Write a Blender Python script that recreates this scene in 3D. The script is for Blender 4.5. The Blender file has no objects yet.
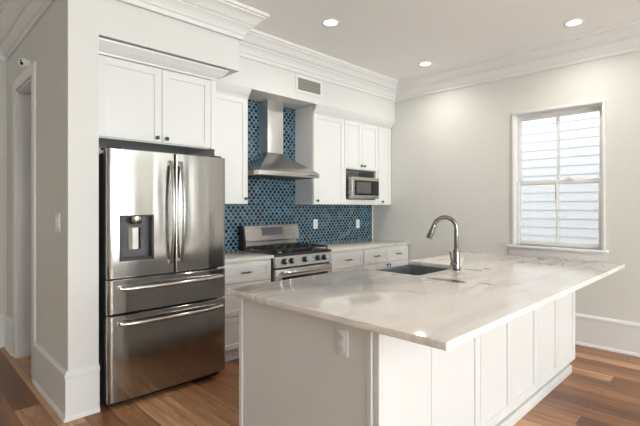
import bpy, bmesh, math, random
from mathutils import Vector, Matrix
random.seed(7)
C = bpy.context.scene
COL = C.collection
PI = math.pi

# ------------------------------------------------------------ camera, sky, large lights, exposure
cam_d = bpy.data.cameras.new('camera')
cam_d.sensor_width = 36.0
cam_d.lens = 431.0 / 640.0 * 36.0
cam_d.shift_y = -6.0 / 640.0
cam_d.clip_start = 0.05
cam = bpy.data.objects.new('camera', cam_d)
cam.location = (0, 0, 1.37)
cam.rotation_euler = (PI / 2, 0, -math.radians(90 - 45.265))
COL.objects.link(cam)
C.camera = cam

world = bpy.data.worlds.new('sky')
C.world = world
world.use_nodes = True
bg = world.node_tree.nodes['Background']
bg.inputs[0].default_value = (0.93, 0.96, 1.0, 1)
bg.inputs[1].default_value = 2.9

def area_light(name, loc, rot, sx, sy, power, col=(1, 1, 1)):
    d = bpy.data.lights.new(name, 'AREA')
    d.shape = 'RECTANGLE'
    d.size = sx
    d.size_y = sy
    d.energy = power
    d.color = col
    o = bpy.data.objects.new(name, d)
    o.location = loc
    o.rotation_euler = rot
    COL.objects.link(o)
    return o

REAR = -6.5          # the wall behind the camera, with three tall windows
REAR_WINDOWS = [(-2.5, -1.1), (-0.3, 1.5), (2.2, 3.9)]
for (a, b), pw in zip(REAR_WINDOWS, (20, 150, 128)):     # daylight entering through each of the tall windows
    area_light('daylight_and_fill', ((a + b) / 2, REAR + 0.06, 1.55), (PI / 2 + 0.85, 0, 0), b - a, 1.9, pw, (0.90, 0.985, 0.99))
area_light('daylight_and_fill', (-3.13, 3.7, 1.5), (PI / 2, 0, -PI / 2), 1.8, 2.1, 1, (0.90, 0.985, 0.99))  # added fill for the left partition; the side wall has no window

SIDE_REFLECTION_LIGHTS = [(-2.55, -2.0, 2.4), (-3.9, -3.5, 2.6), (-6.1, -5.3, 5.0)]     # lights added on the closed right wall, unseen, for refrigerator reflections
for a, b, pw in SIDE_REFLECTION_LIGHTS:
    area_light('daylight_and_fill', (4.86, (a + b) / 2, 1.65), (PI / 2, 0, PI / 2), b - a, 1.4, pw, (0.90, 0.985, 0.99))

C.view_settings.view_transform = 'Standard'
C.view_settings.look = 'None'
C.view_settings.gamma = 1.0
C.view_settings.use_curve_mapping = False
C.view_settings.exposure = 0.76

# ------------------------------------------------------------ materials
class NT:
    def __init__(s, name):
        s.m = bpy.data.materials.new(name)
        s.m.use_nodes = True
        s.t = s.m.node_tree
        s.b = s.t.nodes['Principled BSDF']
        s.out = s.t.nodes['Material Output']
    def n(s, typ, **kw):
        x = s.t.nodes.new(typ)
        for k, v in kw.items():
            setattr(x, k, v)
        return x
    def l(s, a, b):
        s.t.links.new(a, b)
    def val(s, sock, v):
        if isinstance(v, (int, float)):
            sock.default_value = v
        elif isinstance(v, tuple):
            sock.default_value = v
        else:
            s.l(v, sock)
    def math(s, op, a, b=0.0, c=0.0):
        x = s.n('ShaderNodeMath', operation=op)
        s.val(x.inputs[0], a); s.val(x.inputs[1], b); s.val(x.inputs[2], c)
        return x.outputs[0]
    def mix(s, f, a, b, blend='MIX'):
        x = s.n('ShaderNodeMix', data_type='RGBA', blend_type=blend)
        s.val(x.inputs[0], f); s.val(x.inputs[6], a); s.val(x.inputs[7], b)
        return x.outputs[2]
    def coords(s, scale=(1, 1, 1), rot=(0, 0, 0), loc=(0, 0, 0)):
        tc = s.n('ShaderNodeNewGeometry')
        mp = s.n('ShaderNodeMapping')
        mp.inputs['Scale'].default_value = scale
        mp.inputs['Rotation'].default_value = rot
        mp.inputs['Location'].default_value = loc
        s.l(tc.outputs['Position'], mp.inputs['Vector'])
        return mp.outputs[0]
    def noise(s, vec, scale, detail=3.0, rough=0.5, dist=0.0):
        x = s.n('ShaderNodeTexNoise')
        x.inputs['Scale'].default_value = scale
        x.inputs['Detail'].default_value = detail
        x.inputs['Roughness'].default_value = rough
        x.inputs['Distortion'].default_value = dist
        s.l(vec, x.inputs['Vector'])
        return x.outputs['Fac']
    def ramp(s, fac, stops):
        x = s.n('ShaderNodeValToRGB')
        e = x.color_ramp.elements
        while len(e) < len(stops):
            e.new(0.5)
        for i, (p, c) in enumerate(stops):
            e[i].position = p
            e[i].color = c if len(c) == 4 else (*c, 1)
        s.l(fac, x.inputs[0])
        return x.outputs[0]
    def bump(s, h, strength, dist):
        x = s.n('ShaderNodeBump')
        x.inputs['Strength'].default_value = strength
        x.inputs['Distance'].default_value = dist
        s.l(h, x.inputs['Height'])
        s.l(x.outputs[0], s.b.inputs['Normal'])

def plain(name, col, rough=0.5, metal=0.0, nscale=0.0, namt=0.04, spec=0.5):
    k = NT(name)
    k.b.inputs['Roughness'].default_value = rough
    k.b.inputs['Metallic'].default_value = metal
    k.b.inputs['Specular IOR Level'].default_value = spec
    if nscale:
        f = k.noise(k.coords(), nscale, 4)
        c2 = tuple(max(0, x * (1 - namt)) for x in col)
        k.l(k.mix(f, (*col, 1), (*c2, 1)), k.b.inputs['Base Color'])
    else:
        k.b.inputs['Base Color'].default_value = (*col, 1)
    return k.m

def paint(name, col, rough, bump):
    k = NT(name)
    k.b.inputs['Roughness'].default_value = rough
    f = k.noise(k.coords(), 1.3, 3)
    c2 = tuple(x * 0.965 for x in col)
    k.l(k.mix(f, (*col, 1), (*c2, 1)), k.b.inputs['Base Color'])
    k.bump(k.noise(k.coords(), 260, 2), bump, 0.002)
    return k.m

M = {}
M['wall'] = paint('greige_wall_paint', (0.715, 0.705, 0.665), 0.75, 0.05)
M['ceil'] = paint('ceiling_paint', (0.93, 0.925, 0.91), 0.85, 0.04)
M['trim'] = paint('white_trim_paint', (0.80, 0.795, 0.78), 0.38, 0.02)
M['cab'] = paint('white_cabinet_lacquer', (0.78, 0.775, 0.765), 0.33, 0.01)
M['soffit'] = paint('soffit_paint', (0.74, 0.73, 0.71), 0.6, 0.03)
M['dark'] = plain('black_plastic', (0.012, 0.012, 0.013), 0.45)
M['recess'] = plain('charcoal_metal_side', (0.05, 0.05, 0.052), 0.5)
M['iron'] = plain('cast_iron', (0.015, 0.015, 0.016), 0.55, 0.0, 60, 0.4)
M['blackglass'] = plain('black_glass', (0.01, 0.01, 0.011), 0.06)
M['greyglass'] = plain('smoked_grey_glass', (0.10, 0.10, 0.105), 0.10)
M['chrome'] = plain('polished_nickel', (0.23, 0.222, 0.21), 0.12, 1.0)
M['steelhandle'] = plain('polished_steel', (0.52, 0.51, 0.49), 0.16, 1.0)
M['bronze'] = plain('dark_bronze', (0.10, 0.085, 0.07), 0.35, 0.9)
M['green'] = plain('dark_green_glass', (0.006, 0.10, 0.022), 0.08)
M['plastic'] = plain('white_plastic', (0.82, 0.82, 0.81), 0.35)
M['sink'] = plain('graphite_composite', (0.17, 0.177, 0.198), 0.36, 0, 90, 0.25)
M['walnut'] = plain('dark_stained_wood', (0.06, 0.045, 0.036), 0.4, 0, 5, 0.4)
M['grille'] = plain('grey_metal_grille', (0.40, 0.375, 0.34), 0.5)
M['nookgrey'] = plain('nook_grey', (0.20, 0.195, 0.185), 0.5)
M['led'] = NT('lamp_diffuser').m
_e = M['led'].node_tree.nodes['Principled BSDF']
_e.inputs['Emission Color'].default_value = (1, 0.97, 0.92, 1)
_e.inputs['Emission Strength'].default_value = 6
M['asphalt'] = plain('outside_ground', (0.25, 0.25, 0.23), 0.9, 0, 3, 0.3)
M['siding'] = plain('white_siding_paint', (0.56, 0.56, 0.565), 0.6, 0, 2, 0.03)

def steel(name, col, rough, scale, wavy=0.0):
    k = NT(name)
    k.b.inputs['Metallic'].default_value = 1.0
    f = k.noise(k.coords(scale), 1.0, 4, 0.6)
    k.l(k.mix(f, (*col, 1), (*[c * 0.86 for c in col], 1)), k.b.inputs['Base Color'])
    r = k.n('ShaderNodeMapRange')
    r.inputs['To Min'].default_value = rough - 0.05
    r.inputs['To Max'].default_value = rough + 0.07
    k.l(f, r.inputs[0])
    k.l(r.outputs[0], k.b.inputs['Roughness'])
    if wavy:      # the faint waviness of large sheet-metal doors
        k.bump(k.noise(k.coords((1, 1, 0.10)), 6.0, 1.5, 0.5), wavy, 0.006)
    k.b.inputs['Anisotropic'].default_value = 0.7
    tg = k.n('ShaderNodeTangent', direction_type='RADIAL', axis='Z'); k.l(tg.outputs[0], k.b.inputs['Tangent'])
    k.b.inputs['Anisotropic Rotation'].default_value = 0.25
    return k.m
M['steel'] = steel('brushed_stainless', (0.58, 0.565, 0.545), 0.26, (2.5, 2.5, 260))
M['hood'] = steel('brushed_stainless_canopy', (0.46, 0.445, 0.42), 0.2, (2.5, 2.5, 260))
M['fridge'] = steel('brushed_stainless_door', (0.43, 0.418, 0.402), 0.11, (2.5, 2.5, 260), 0.7)
M['steelv'] = steel('brushed_stainless_upright', (0.74, 0.735, 0.72), 0.38, (260, 260, 2.5))
M['steelv'].node_tree.nodes['Principled BSDF'].inputs['Anisotropic'].default_value = 0

def glass_mat():
    k = NT('window_glass')
    k.t.nodes.remove(k.b)
    tr = k.n('ShaderNodeBsdfTransparent'); tr.inputs[0].default_value = (0.97, 0.98, 0.98, 1)
    gl = k.n('ShaderNodeBsdfGlossy'); gl.inputs['Roughness'].default_value = 0.02
    fr = k.n('ShaderNodeFresnel'); fr.inputs[0].default_value = 1.35
    mx = k.n('ShaderNodeMixShader')
    k.l(fr.outputs[0], mx.inputs[0]); k.l(tr.outputs[0], mx.inputs[1]); k.l(gl.outputs[0], mx.inputs[2])
    k.l(mx.outputs[0], k.out.inputs[0])
    return k.m
M['glass'] = glass_mat()

def floor_mat():
    k = NT('hardwood_planks')
    v = k.coords((1, 1, 1), (0, 0, PI / 2), (0.3, 0.045, 0))
    def brick(c1, c2, bias):
        b = k.n('ShaderNodeTexBrick')
        b.offset = 0.37; b.offset_frequency = 2; b.squash = 1
        b.inputs['Scale'].default_value = 1
        b.inputs['Brick Width'].default_value = 1.35
        b.inputs['Row Height'].default_value = 0.155
        b.inputs['Mortar Size'].default_value = 0.0022
        b.inputs['Mortar Smooth'].default_value = 0.3
        b.inputs['Bias'].default_value = bias
        b.inputs['Color1'].default_value = c1
        b.inputs['Color2'].default_value = c2
        b.inputs['Mortar'].default_value = (0.5, 0.5, 0.5, 1)
        k.l(v, b.inputs['Vector'])
        return b
    b = brick((0, 0, 0, 1), (1, 1, 1, 1), 0)
    idv = b.outputs['Color']
    tone = k.ramp(idv, [(0.0, (0.125, 0.048, 0.019)), (0.3, (0.26, 0.115, 0.050)), (0.6, (0.37, 0.185, 0.088)), (1.0, (0.56, 0.335, 0.185))])
    # grain runs along the planks and is shifted from plank to plank
    g = k.n('ShaderNodeNewGeometry')
    sx = k.n('ShaderNodeSeparateXYZ'); k.l(g.outputs['Position'], sx.inputs[0])
    cb = k.n('ShaderNodeCombineXYZ')
    k.l(k.math('MULTIPLY', sx.outputs[0], 26), cb.inputs[0])
    k.l(k.math('ADD', k.math('MULTIPLY', sx.outputs[1], 1.6), k.math('MULTIPLY', idv, 37)), cb.inputs[1])
    k.l(k.math('MULTIPLY', idv, 11), cb.inputs[2])
    g1 = k.noise(cb.outputs[0], 1.0, 5, 0.6, 0.8)
    c = k.mix(k.ramp(g1, [(0.32, (0, 0, 0)), (0.68, (1, 1, 1))]), (0.66, 0.60, 0.56, 1), (1.36, 1.34, 1.32, 1))
    col = k.mix(1.0, tone, c, 'MULTIPLY')
    g2 = k.noise(k.coords((1, 0.5, 1)), 3.2, 3, 0.5, 0.5)
    col = k.mix(k.math('MULTIPLY', k.ramp(g2, [(0.6, (0, 0, 0)), (0.75, (1, 1, 1))]), 0.3), col, (0.11, 0.055, 0.03, 1))
    seam = b.outputs['Fac']
    col = k.mix(k.math('MULTIPLY', seam, 0.85), col, (0.09, 0.05, 0.03, 1))
    k.l(col, k.b.inputs['Base Color'])
    k.l(k.math('ADD', k.math('MULTIPLY', g1, 0.22), 0.26), k.b.inputs['Roughness'])
    h = k.math('SUBTRACT', k.math('MULTIPLY', g1, 0.15), seam)
    k.bump(h, 0.35, 0.003)
    return k.m
M['floor'] = floor_mat()

def marble_mat(name, base, blot):
    k = NT(name)
    v = k.coords((0.55, 2.1, 1.2), (0, 0, math.radians(-14)))
    n1 = k.noise(v, 1.5, 8, 0.62, 1.6)
    a = k.ramp(n1, [(0.28, [c * 0.76 for c in base]), (0.42, [c * 0.93 for c in base]), (0.56, base), (0.75, [min(1, c * 1.07) for c in base])])
    v2 = k.coords((0.5, 2.9, 1.4), (0, 0, math.radians(-20)), (3, 1, 0))
    n2 = k.noise(v2, 1.35, 7, 0.6, 2.2)
    r = k.math('ABSOLUTE', k.math('SUBTRACT', n2, 0.5))
    vein = k.ramp(r, [(0.0, (1, 1, 1)), (0.045, (0, 0, 0))])
    n3 = k.noise(k.coords((0.8, 1.5, 1)), 1.1, 3)
    vm = k.math('MULTIPLY', vein, k.ramp(n3, [(0.45, (0, 0, 0)), (0.62, (0.75, 0.75, 0.75))]))
    col = k.mix(vm, a, (0.36, 0.33, 0.30, 1))
    fine = k.noise(k.coords(), 45, 4, 0.6)
    col = k.mix(k.math('MULTIPLY', k.ramp(fine, [(0.45, (0, 0, 0)), (0.75, (1, 1, 1))]), 0.12), col, (0.5, 0.45, 0.40, 1))
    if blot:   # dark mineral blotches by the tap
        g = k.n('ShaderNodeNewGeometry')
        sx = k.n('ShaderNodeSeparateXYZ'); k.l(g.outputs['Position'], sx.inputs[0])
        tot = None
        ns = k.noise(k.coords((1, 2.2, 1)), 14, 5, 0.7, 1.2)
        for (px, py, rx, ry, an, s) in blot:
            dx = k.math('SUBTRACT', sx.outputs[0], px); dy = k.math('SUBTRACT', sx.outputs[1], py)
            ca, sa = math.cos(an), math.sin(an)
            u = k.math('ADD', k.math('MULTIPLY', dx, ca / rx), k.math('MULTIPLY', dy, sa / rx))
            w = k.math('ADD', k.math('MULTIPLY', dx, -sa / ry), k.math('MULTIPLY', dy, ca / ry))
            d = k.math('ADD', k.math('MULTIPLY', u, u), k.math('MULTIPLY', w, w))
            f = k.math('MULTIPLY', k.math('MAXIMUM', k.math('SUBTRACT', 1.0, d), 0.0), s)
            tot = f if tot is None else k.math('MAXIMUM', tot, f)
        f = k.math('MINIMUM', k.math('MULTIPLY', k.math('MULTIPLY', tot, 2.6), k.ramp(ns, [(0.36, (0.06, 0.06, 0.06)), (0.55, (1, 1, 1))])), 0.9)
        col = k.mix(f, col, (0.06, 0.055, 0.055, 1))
    k.l(col, k.b.inputs['Base Color'])
    k.b.inputs['Roughness'].default_value = 0.08
    k.b.inputs['Specular IOR Level'].default_value = 0.25
    k.b.inputs['Coat Weight'].default_value = 0.0
    k.b.inputs['Coat Roughness'].default_value = 0.03
    return k.m
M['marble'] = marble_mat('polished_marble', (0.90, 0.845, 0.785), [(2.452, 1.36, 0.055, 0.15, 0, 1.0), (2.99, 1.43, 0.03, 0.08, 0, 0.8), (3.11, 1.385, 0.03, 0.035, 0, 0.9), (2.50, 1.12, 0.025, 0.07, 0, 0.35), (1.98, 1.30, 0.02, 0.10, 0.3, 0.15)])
M['stone'] = marble_mat('pale_stone', (0.66, 0.61, 0.55), None)

def tile_mat():
    k = NT('blue_lantern_tile')
    g = k.n('ShaderNodeNewGeometry')
    sx = k.n('ShaderNodeSeparateXYZ'); k.l(g.outputs['Position'], sx.inputs[0])
    W, H = 0.058, 0.070
    x = k.math('MULTIPLY', sx.outputs[0], 1 / W); z = k.math('MULTIPLY', sx.outputs[2], 1 / H)
    def cen(a):
        return k.math('ABSOLUTE', k.math('SUBTRACT', k.math('MULTIPLY', k.math('FRACT', a), 2.0), 1.0))
    u, v = cen(x), cen(z)
    t = k.math('SUBTRACT', u, v)
    f = k.math('ADD', k.math('ADD', u, v), k.math('MULTIPLY', k.math('SINE', k.math('MULTIPLY', t, PI)), -0.13))
    inA = k.math('LESS_THAN', f, 1.0)
    e = k.math('ABSOLUTE', k.math('SUBTRACT', 1.0, f))
    # tile id
    ax, az = k.math('FLOOR', x), k.math('FLOOR', z)
    bx, bz = k.math('ADD', k.math('FLOOR', k.math('ADD', x, 0.5)), 0.5), k.math('ADD', k.math('FLOOR', k.math('ADD', z, 0.5)), 0.5)
    def sel(a, b):
        return k.math('ADD', b, k.math('MULTIPLY', inA, k.math('SUBTRACT', a, b)))
    cb = k.n('ShaderNodeCombineXYZ')
    k.l(sel(ax, bx), cb.inputs[0]); k.l(sel(az, bz), cb.inputs[1])
    wn = k.n('ShaderNodeTexWhiteNoise', noise_dimensions='2D'); k.l(cb.outputs[0], wn.inputs[0])
    tone = k.ramp(wn.outputs[0], [(0.0, (0.001, 0.006, 0.013)), (0.35, (0.004, 0.020, 0.040)), (0.7, (0.010, 0.046, 0.085)), (1.0, (0.035, 0.12, 0.19))])
    cloud = k.noise(k.coords(), 60, 3, 0.6)
    tone = k.mix(k.math('MULTIPLY', cloud, 0.2), tone, (0.02, 0.07, 0.105, 1))
    grout = k.math('LESS_THAN', e, 0.10)
    k.l(k.mix(grout, tone, (0.33, 0.45, 0.52, 1)), k.b.inputs['Base Color'])
    k.l(k.math('ADD', k.math('MULTIPLY', grout, 0.5), 0.10), k.b.inputs['Roughness'])
    k.b.inputs['Specular IOR Level'].default_value = 0.5
    mr = k.n('ShaderNodeMapRange', interpolation_type='SMOOTHSTEP')
    mr.inputs['From Min'].default_value = 0.07; mr.inputs['From Max'].default_value = 0.45
    k.l(e, mr.inputs[0])
    wob = k.noise(k.coords(), 42, 2)
    k.bump(k.math('ADD', k.math('MULTIPLY', mr.outputs[0], 0.7), k.math('MULTIPLY', wob, 0.8)), 0.4, 0.003)
    return k.m
M['tile'] = tile_mat()

# ------------------------------------------------------------ mesh helpers
def B():
    return bmesh.new()

def box(bm, lo, hi, bev=0.0, seg=2, rot=None):
    t = bmesh.new()
    bmesh.ops.create_cube(t, size=1)
    s = [hi[i] - lo[i] for i in range(3)]
    c = [(hi[i] + lo[i]) / 2 for i in range(3)]
    for v in t.verts:
        v.co = Vector((v.co.x * s[0], v.co.y * s[1], v.co.z * s[2]))
    if bev:
        b = min(bev, min(abs(q) for q in s) * 0.45)
        bmesh.ops.bevel(t, geom=t.edges[:], offset=b, segments=seg, profile=0.5, affect='EDGES')
    for v in t.verts:
        if rot:
            v.co = rot @ v.co
        v.co += Vector(c)
    join(bm, t)
    return bm

def join(bm, t):
    me = bpy.data.meshes.new('tmp')
    t.to_mesh(me)
    t.free()
    bm.from_mesh(me)
    bpy.data.meshes.remove(me)

def frame_axes(d):
    d = d.normalized()
    up = Vector((0, 0, 1)) if abs(d.z) < 0.9 else Vector((1, 0, 0))
    a = d.cross(up).normalized()
    return a, d.cross(a).normalized()

def cyl(bm, p0, p1, r0, r1=None, n=24, cap=True):
    r1 = r0 if r1 is None else r1
    p0, p1 = Vector(p0), Vector(p1)
    a, b = frame_axes(p1 - p0)
    R = []
    for p, r in ((p0, r0), (p1, r1)):
        R.append([bm.verts.new(p + (a * math.cos(2 * PI * i / n) + b * math.sin(2 * PI * i / n)) * r) for i in range(n)])
    for i in range(n):
        bm.faces.new((R[0][i], R[0][(i + 1) % n], R[1][(i + 1) % n], R[1][i]))
    if cap:
        bm.faces.new(R[0]); bm.faces.new(R[1])
    return bm

def tube(bm, pts, rad, n=14, sy=1.0):
    pts = [Vector(p) for p in pts]
    rads = rad if isinstance(rad, (list, tuple)) else [rad] * len(pts)
    rings = []
    prev = None
    for i, p in enumerate(pts):
        d = (pts[min(i + 1, len(pts) - 1)] - pts[max(i - 1, 0)]).normalized()
        if prev is None:
            a, b = frame_axes(d)
        else:
            a = (prev - d * prev.dot(d)).normalized()
            b = d.cross(a).normalized()
        prev = a
        rings.append([bm.verts.new(p + (a * math.cos(2 * PI * j / n) + b * math.sin(2 * PI * j / n) * sy) * rads[i]) for j in range(n)])
    for i in range(len(rings) - 1):
        for j in range(n):
            bm.faces.new((rings[i][j], rings[i][(j + 1) % n], rings[i + 1][(j + 1) % n], rings[i + 1][j]))
    bm.faces.new(rings[0]); bm.faces.new(rings[-1])
    return bm

def lathe(bm, c, axis, prof, n=24):
    """prof: (radius, distance along axis)"""
    c = Vector(c); axis = Vector(axis).normalized()
    a, b = frame_axes(axis)
    rings = []
    for r, h in prof:
        rings.append([bm.verts.new(c + axis * h + (a * math.cos(2 * PI * i / n) + b * math.sin(2 * PI * i / n)) * max(r, 1e-5)) for i in range(n)])
    for k in range(len(rings) - 1):
        for i in range(n):
            bm.faces.new((rings[k][i], rings[k][(i + 1) % n], rings[k + 1][(i + 1) % n], rings[k + 1][i]))
    bm.faces.new(rings[0]); bm.faces.new(rings[-1])
    return bm

def prism(bm, poly, axis, a, b):
    """poly: 2-D outline; axis 'x','y' or 'z' is the extrusion axis"""
    def P(p, t):
        if axis == 'x': return (t, p[0], p[1])
        if axis == 'y': return (p[0], t, p[1])
        return (p[0], p[1], t)
    A = [bm.verts.new(P(p, a)) for p in poly]
    D = [bm.verts.new(P(p, b)) for p in poly]
    n = len(poly)
    for i in range(n):
        bm.faces.new((A[i], A[(i + 1) % n], D[(i + 1) % n], D[i]))
    bm.faces.new(A); bm.faces.new(D)
    return bm

def sweep_seg(bm, path, i, prof):
    """one straight run of a moulding between path[i] and path[i+1], mitred with its neighbours; prof: closed (out, z) outline; room is on the right of the path"""
    P = [Vector((p[0], p[1])) for p in path]
    def nrm(j):
        d = (P[j + 1] - P[j]).normalized()
        return Vector((d.y, -d.x))
    def off(j, o):
        ns = []
        if j > 0: ns.append(nrm(j - 1))
        if j < len(P) - 1: ns.append(nrm(j))
        if len(ns) == 1:
            return P[j] + ns[0] * o
        return P[j] + (ns[0] + ns[1]) * (o / (1 + ns[0].dot(ns[1])))
    A, D = [], []
    for o, z in prof:
        q = off(i, o); A.append(bm.verts.new((q.x, q.y, z)))
        q = off(i + 1, o); D.append(bm.verts.new((q.x, q.y, z)))
    n = len(prof)
    for j in range(n):
        bm.faces.new((A[j], A[(j + 1) % n], D[(j + 1) % n], D[j]))
    bm.faces.new(A); bm.faces.new(D)
    return bm

def wpos(o):
    v = Vector((0, 0, 0))
    while o:
        v += Vector(o.location)
        o = o.parent
    return v

def obj(name, bm, mat, parent=None, loc=None, smooth=True):
    bmesh.ops.recalc_face_normals(bm, faces=bm.faces[:])
    base = wpos(parent) if parent else Vector(loc or (0, 0, 0))
    for v in bm.verts:
        v.co -= base
    me = bpy.data.meshes.new(name)
    bm.to_mesh(me)
    bm.free()
    me.materials.append(M[mat])
    if smooth:
        me.polygons.foreach_set('use_smooth', [True] * len(me.polygons))
        me.set_sharp_from_angle(angle=math.radians(32))
    o = bpy.data.objects.new(name, me)
    COL.objects.link(o)
    if parent:
        o.parent = parent
    elif loc:
        o.location = loc
    return o

def thing(name, label, cat, loc, group=None):
    o = bpy.data.objects.new(name, None)
    o.empty_display_size = 0.1
    COL.objects.link(o)
    o.location = loc
    o['label'] = label
    o['category'] = cat
    if group:
        o['group'] = group
    return o

def tag(o, label, cat, group=None):
    o['label'] = label
    o['category'] = cat
    if group:
        o['group'] = group
    return o

def struct(name, bm, mat, parent=None, label=None):
    o = obj(name, bm, mat, parent)
    if not parent:
        o['kind'] = 'structure'
        if label:
            o['label'] = label
    return o

# ------------------------------------------------------------ the room
BW, RW, LW = 3.84, 4.867, 0.80      # back wall, right wall, face of the partition on the left
CE = 3.025                           # ceiling height
SOF = 3.46                           # face of the soffit above the wall cabinets
FS = 3.125                            # face of the deeper soffit above the refrigerator
HALL = 5.20
XL = -3.2

struct('floor', box(B(), (XL - 0.1, REAR - 0.1, -0.12), (RW + 0.15, HALL + 0.15, 0)), 'floor', label='brown hardwood plank floor')
struct('ceiling', box(B(), (XL - 0.1, REAR - 0.1, CE), (RW + 0.15, HALL + 0.15, CE + 0.12)), 'ceil', label='smooth off-white ceiling')
struct('wall_back', box(B(), (0.97, BW, 0), (RW, BW + 0.12, CE)), 'wall', label='wall behind the kitchen cabinets')
WY0, WY1, WZ0, WZ1 = 1.03, 1.868, 0.955, 2.385     # rough opening in the right wall
bm = B()
box(bm, (RW, REAR, 0), (RW + 0.15, WY0, CE)); box(bm, (RW, WY1, 0), (RW + 0.15, HALL, CE))
box(bm, (RW, WY0, 0), (RW + 0.15, WY1, WZ0)); box(bm, (RW, WY0, WZ1), (RW + 0.15, WY1, CE))
struct('wall_right', bm, 'wall', label='greige wall with the window')
DY0, DY1, DZ = 4.05, 4.71, 2.42                    # doorway in the left partition
bm = B()
box(bm, (LW, FS, 0), (0.985, DY0, CE)); box(bm, (LW, DY1, 0), (0.985, HALL, CE)); box(bm, (LW, DY0, DZ), (0.985, DY1, CE))
struct('wall_left', bm, 'wall', label='greige partition wall left of the refrigerator')
struct('wall_hall', box(B(), (XL, HALL, 0), (RW, HALL + 0.12, CE)), 'wall', label='far greige wall at the left edge')
struct('wall_side', box(B(), (XL - 0.12, REAR, 0), (XL, HALL, CE)), 'wall')
bm = B()
xs = [XL] + [q for w in REAR_WINDOWS for q in w] + [RW]
for i in range(0, len(xs), 2):
    box(bm, (xs[i], REAR - 0.15, 0), (xs[i + 1], REAR, CE))
for a, b in REAR_WINDOWS:
    box(bm, (a, REAR - 0.15, 0), (b, REAR, 0.55)); box(bm, (a, REAR - 0.15, 2.5), (b, REAR, CE))
struct('wall_rear', bm, 'wall')
struct('wall_pantry', box(B(), (1.75, BW + 0.12, 0), (1.85, HALL, CE)), 'wall')
d = struct('reflection_panel_2', box(B(), (RW - 0.03, -3.35, 0.005), (RW - 0.0005, -2.75, 2.35), 0.004), 'walnut', label='dark door-shaped slab added behind the camera for reflections')  # unseen slab added to put a dark band in the refrigerator reflections
obj('handle', lathe(B(), (RW - 0.03, -3.27, 1.0), (-1, 0, 0), [(0.025, 0), (0.025, 0.006), (0.01, 0.01), (0.01, 0.04), (0.026, 0.05), (0.02, 0.07), (0.001, 0.075)]), 'bronze', d)
d = struct('reflection_panel_3', box(B(), (RW - 0.03, -5.1, 0.005), (RW - 0.0005, -4.2, 2.35), 0.004), 'walnut', label='dark door-shaped slab added behind the camera for reflections')  # second unseen slab, added for the same reflected bands
obj('handle', lathe(B(), (RW - 0.03, -4.3, 1.0), (-1, 0, 0), [(0.025, 0), (0.025, 0.006), (0.01, 0.01), (0.01, 0.04), (0.026, 0.05), (0.02, 0.07), (0.001, 0.075)]), 'bronze', d)
# soffits
struct('trim_1', box(B(), (0.97, FS, 2.54), (2.118, BW, CE)), 'soffit', label='deep soffit above the refrigerator cabinet')
struct('trim_2', box(B(), (2.118, SOF, 2.525), (RW, BW, CE)), 'soffit', label='soffit above the wall cabinets')
# white end face of the partition
struct('trim_3', box(B(), (LW, FS - 0.012, 0), (0.985, FS, CE)), 'soffit', label='painted end of the partition wall')

# crown moulding
CP = [(0, 2.805), (0.016, 2.805), (0.022, 2.815), (0.022, 2.838), (0.032, 2.845), (0.036, 2.858), (0.05, 2.885), (0.072, 2.905), (0.078, 2.906),
      (0.078, 2.918), (0.092, 2.922), (0.105, 2.935), (0.125, 2.962), (0.148, 2.98), (0.160, 2.984), (0.162, 2.996), (0.178, 2.999), (0.18, CE), (0, CE)]
path = [(XL, HALL), (LW, HALL), (LW, FS - 0.012), (2.118, FS - 0.012), (2.118, SOF), (RW, SOF), (RW, REAR)]
names = ['crown on the far wall at left', 'crown on the left partition', 'crown on the refrigerator soffit', 'short crown return beside the refrigerator soffit',
         'crown along the cabinet soffit', 'crown along the window wall']
for i in range(6):
    struct('trim_%d' % (i + 4), sweep_seg(B(), path, i, CP), 'trim', label='white ' + names[i])

# baseboards
def bprof(h):
    return [(0, 0), (0.03, 0), (0.03, 0.012), (0.026, 0.024), (0.019, 0.03), (0.019, h - 0.045), (0.025, h - 0.04), (0.025, h - 0.018), (0.015, h - 0.004), (0.012, h), (0, h)]
pathR = [(RW, SOF), (RW, REAR)]
struct('baseboard_right', sweep_seg(B(), [(RW, 3.18), (RW, REAR)], 0, bprof(0.305)), 'trim', label='tall white baseboard under the window')
pl = [(LW, 3.955), (LW, FS - 0.012), (0.985, FS - 0.012)]
struct('baseboard_left', sweep_seg(B(), pl, 0, bprof(0.315)), 'trim', label='white baseboard on the left partition')
struct('baseboard_end', sweep_seg(B(), pl, 1, bprof(0.315)), 'trim', label='white baseboard on the end of the partition')
ph = [(XL, HALL), (LW, HALL), (LW, 4.805)]
struct('baseboard_hall', sweep_seg(B(), ph, 0, bprof(0.315)), 'trim')
struct('baseboard_corner', sweep_seg(B(), ph, 1, bprof(0.315)), 'trim')

# doorway casing and jamb in the left partition
d = struct('door_1', box(B(), (LW - 0.02, DY0 - 0.09, 0), (LW, DY0, DZ + 0.09), 0.004), 'trim', label='white casing of the open doorway at left')
obj('casing', box(B(), (LW - 0.02, DY1, 0), (LW, DY1 + 0.09, DZ + 0.09), 0.004), 'trim', d)
obj('head_casing', box(B(), (LW - 0.022, DY0, DZ), (LW, DY1, DZ + 0.09), 0.004), 'trim', d)
obj('jamb', box(B(), (LW - 0.002, DY1 - 0.018, 0), (0.987, DY1, DZ), 0.002), 'trim', d)
obj('jamb', box(B(), (LW - 0.002, DY0, 0), (0.987, DY0 + 0.018, DZ), 0.002), 'trim', d)
obj('head_jamb', box(B(), (LW - 0.002, DY0 + 0.018, DZ - 0.018), (0.987, DY1 - 0.018, DZ), 0.002), 'trim', d)

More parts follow.
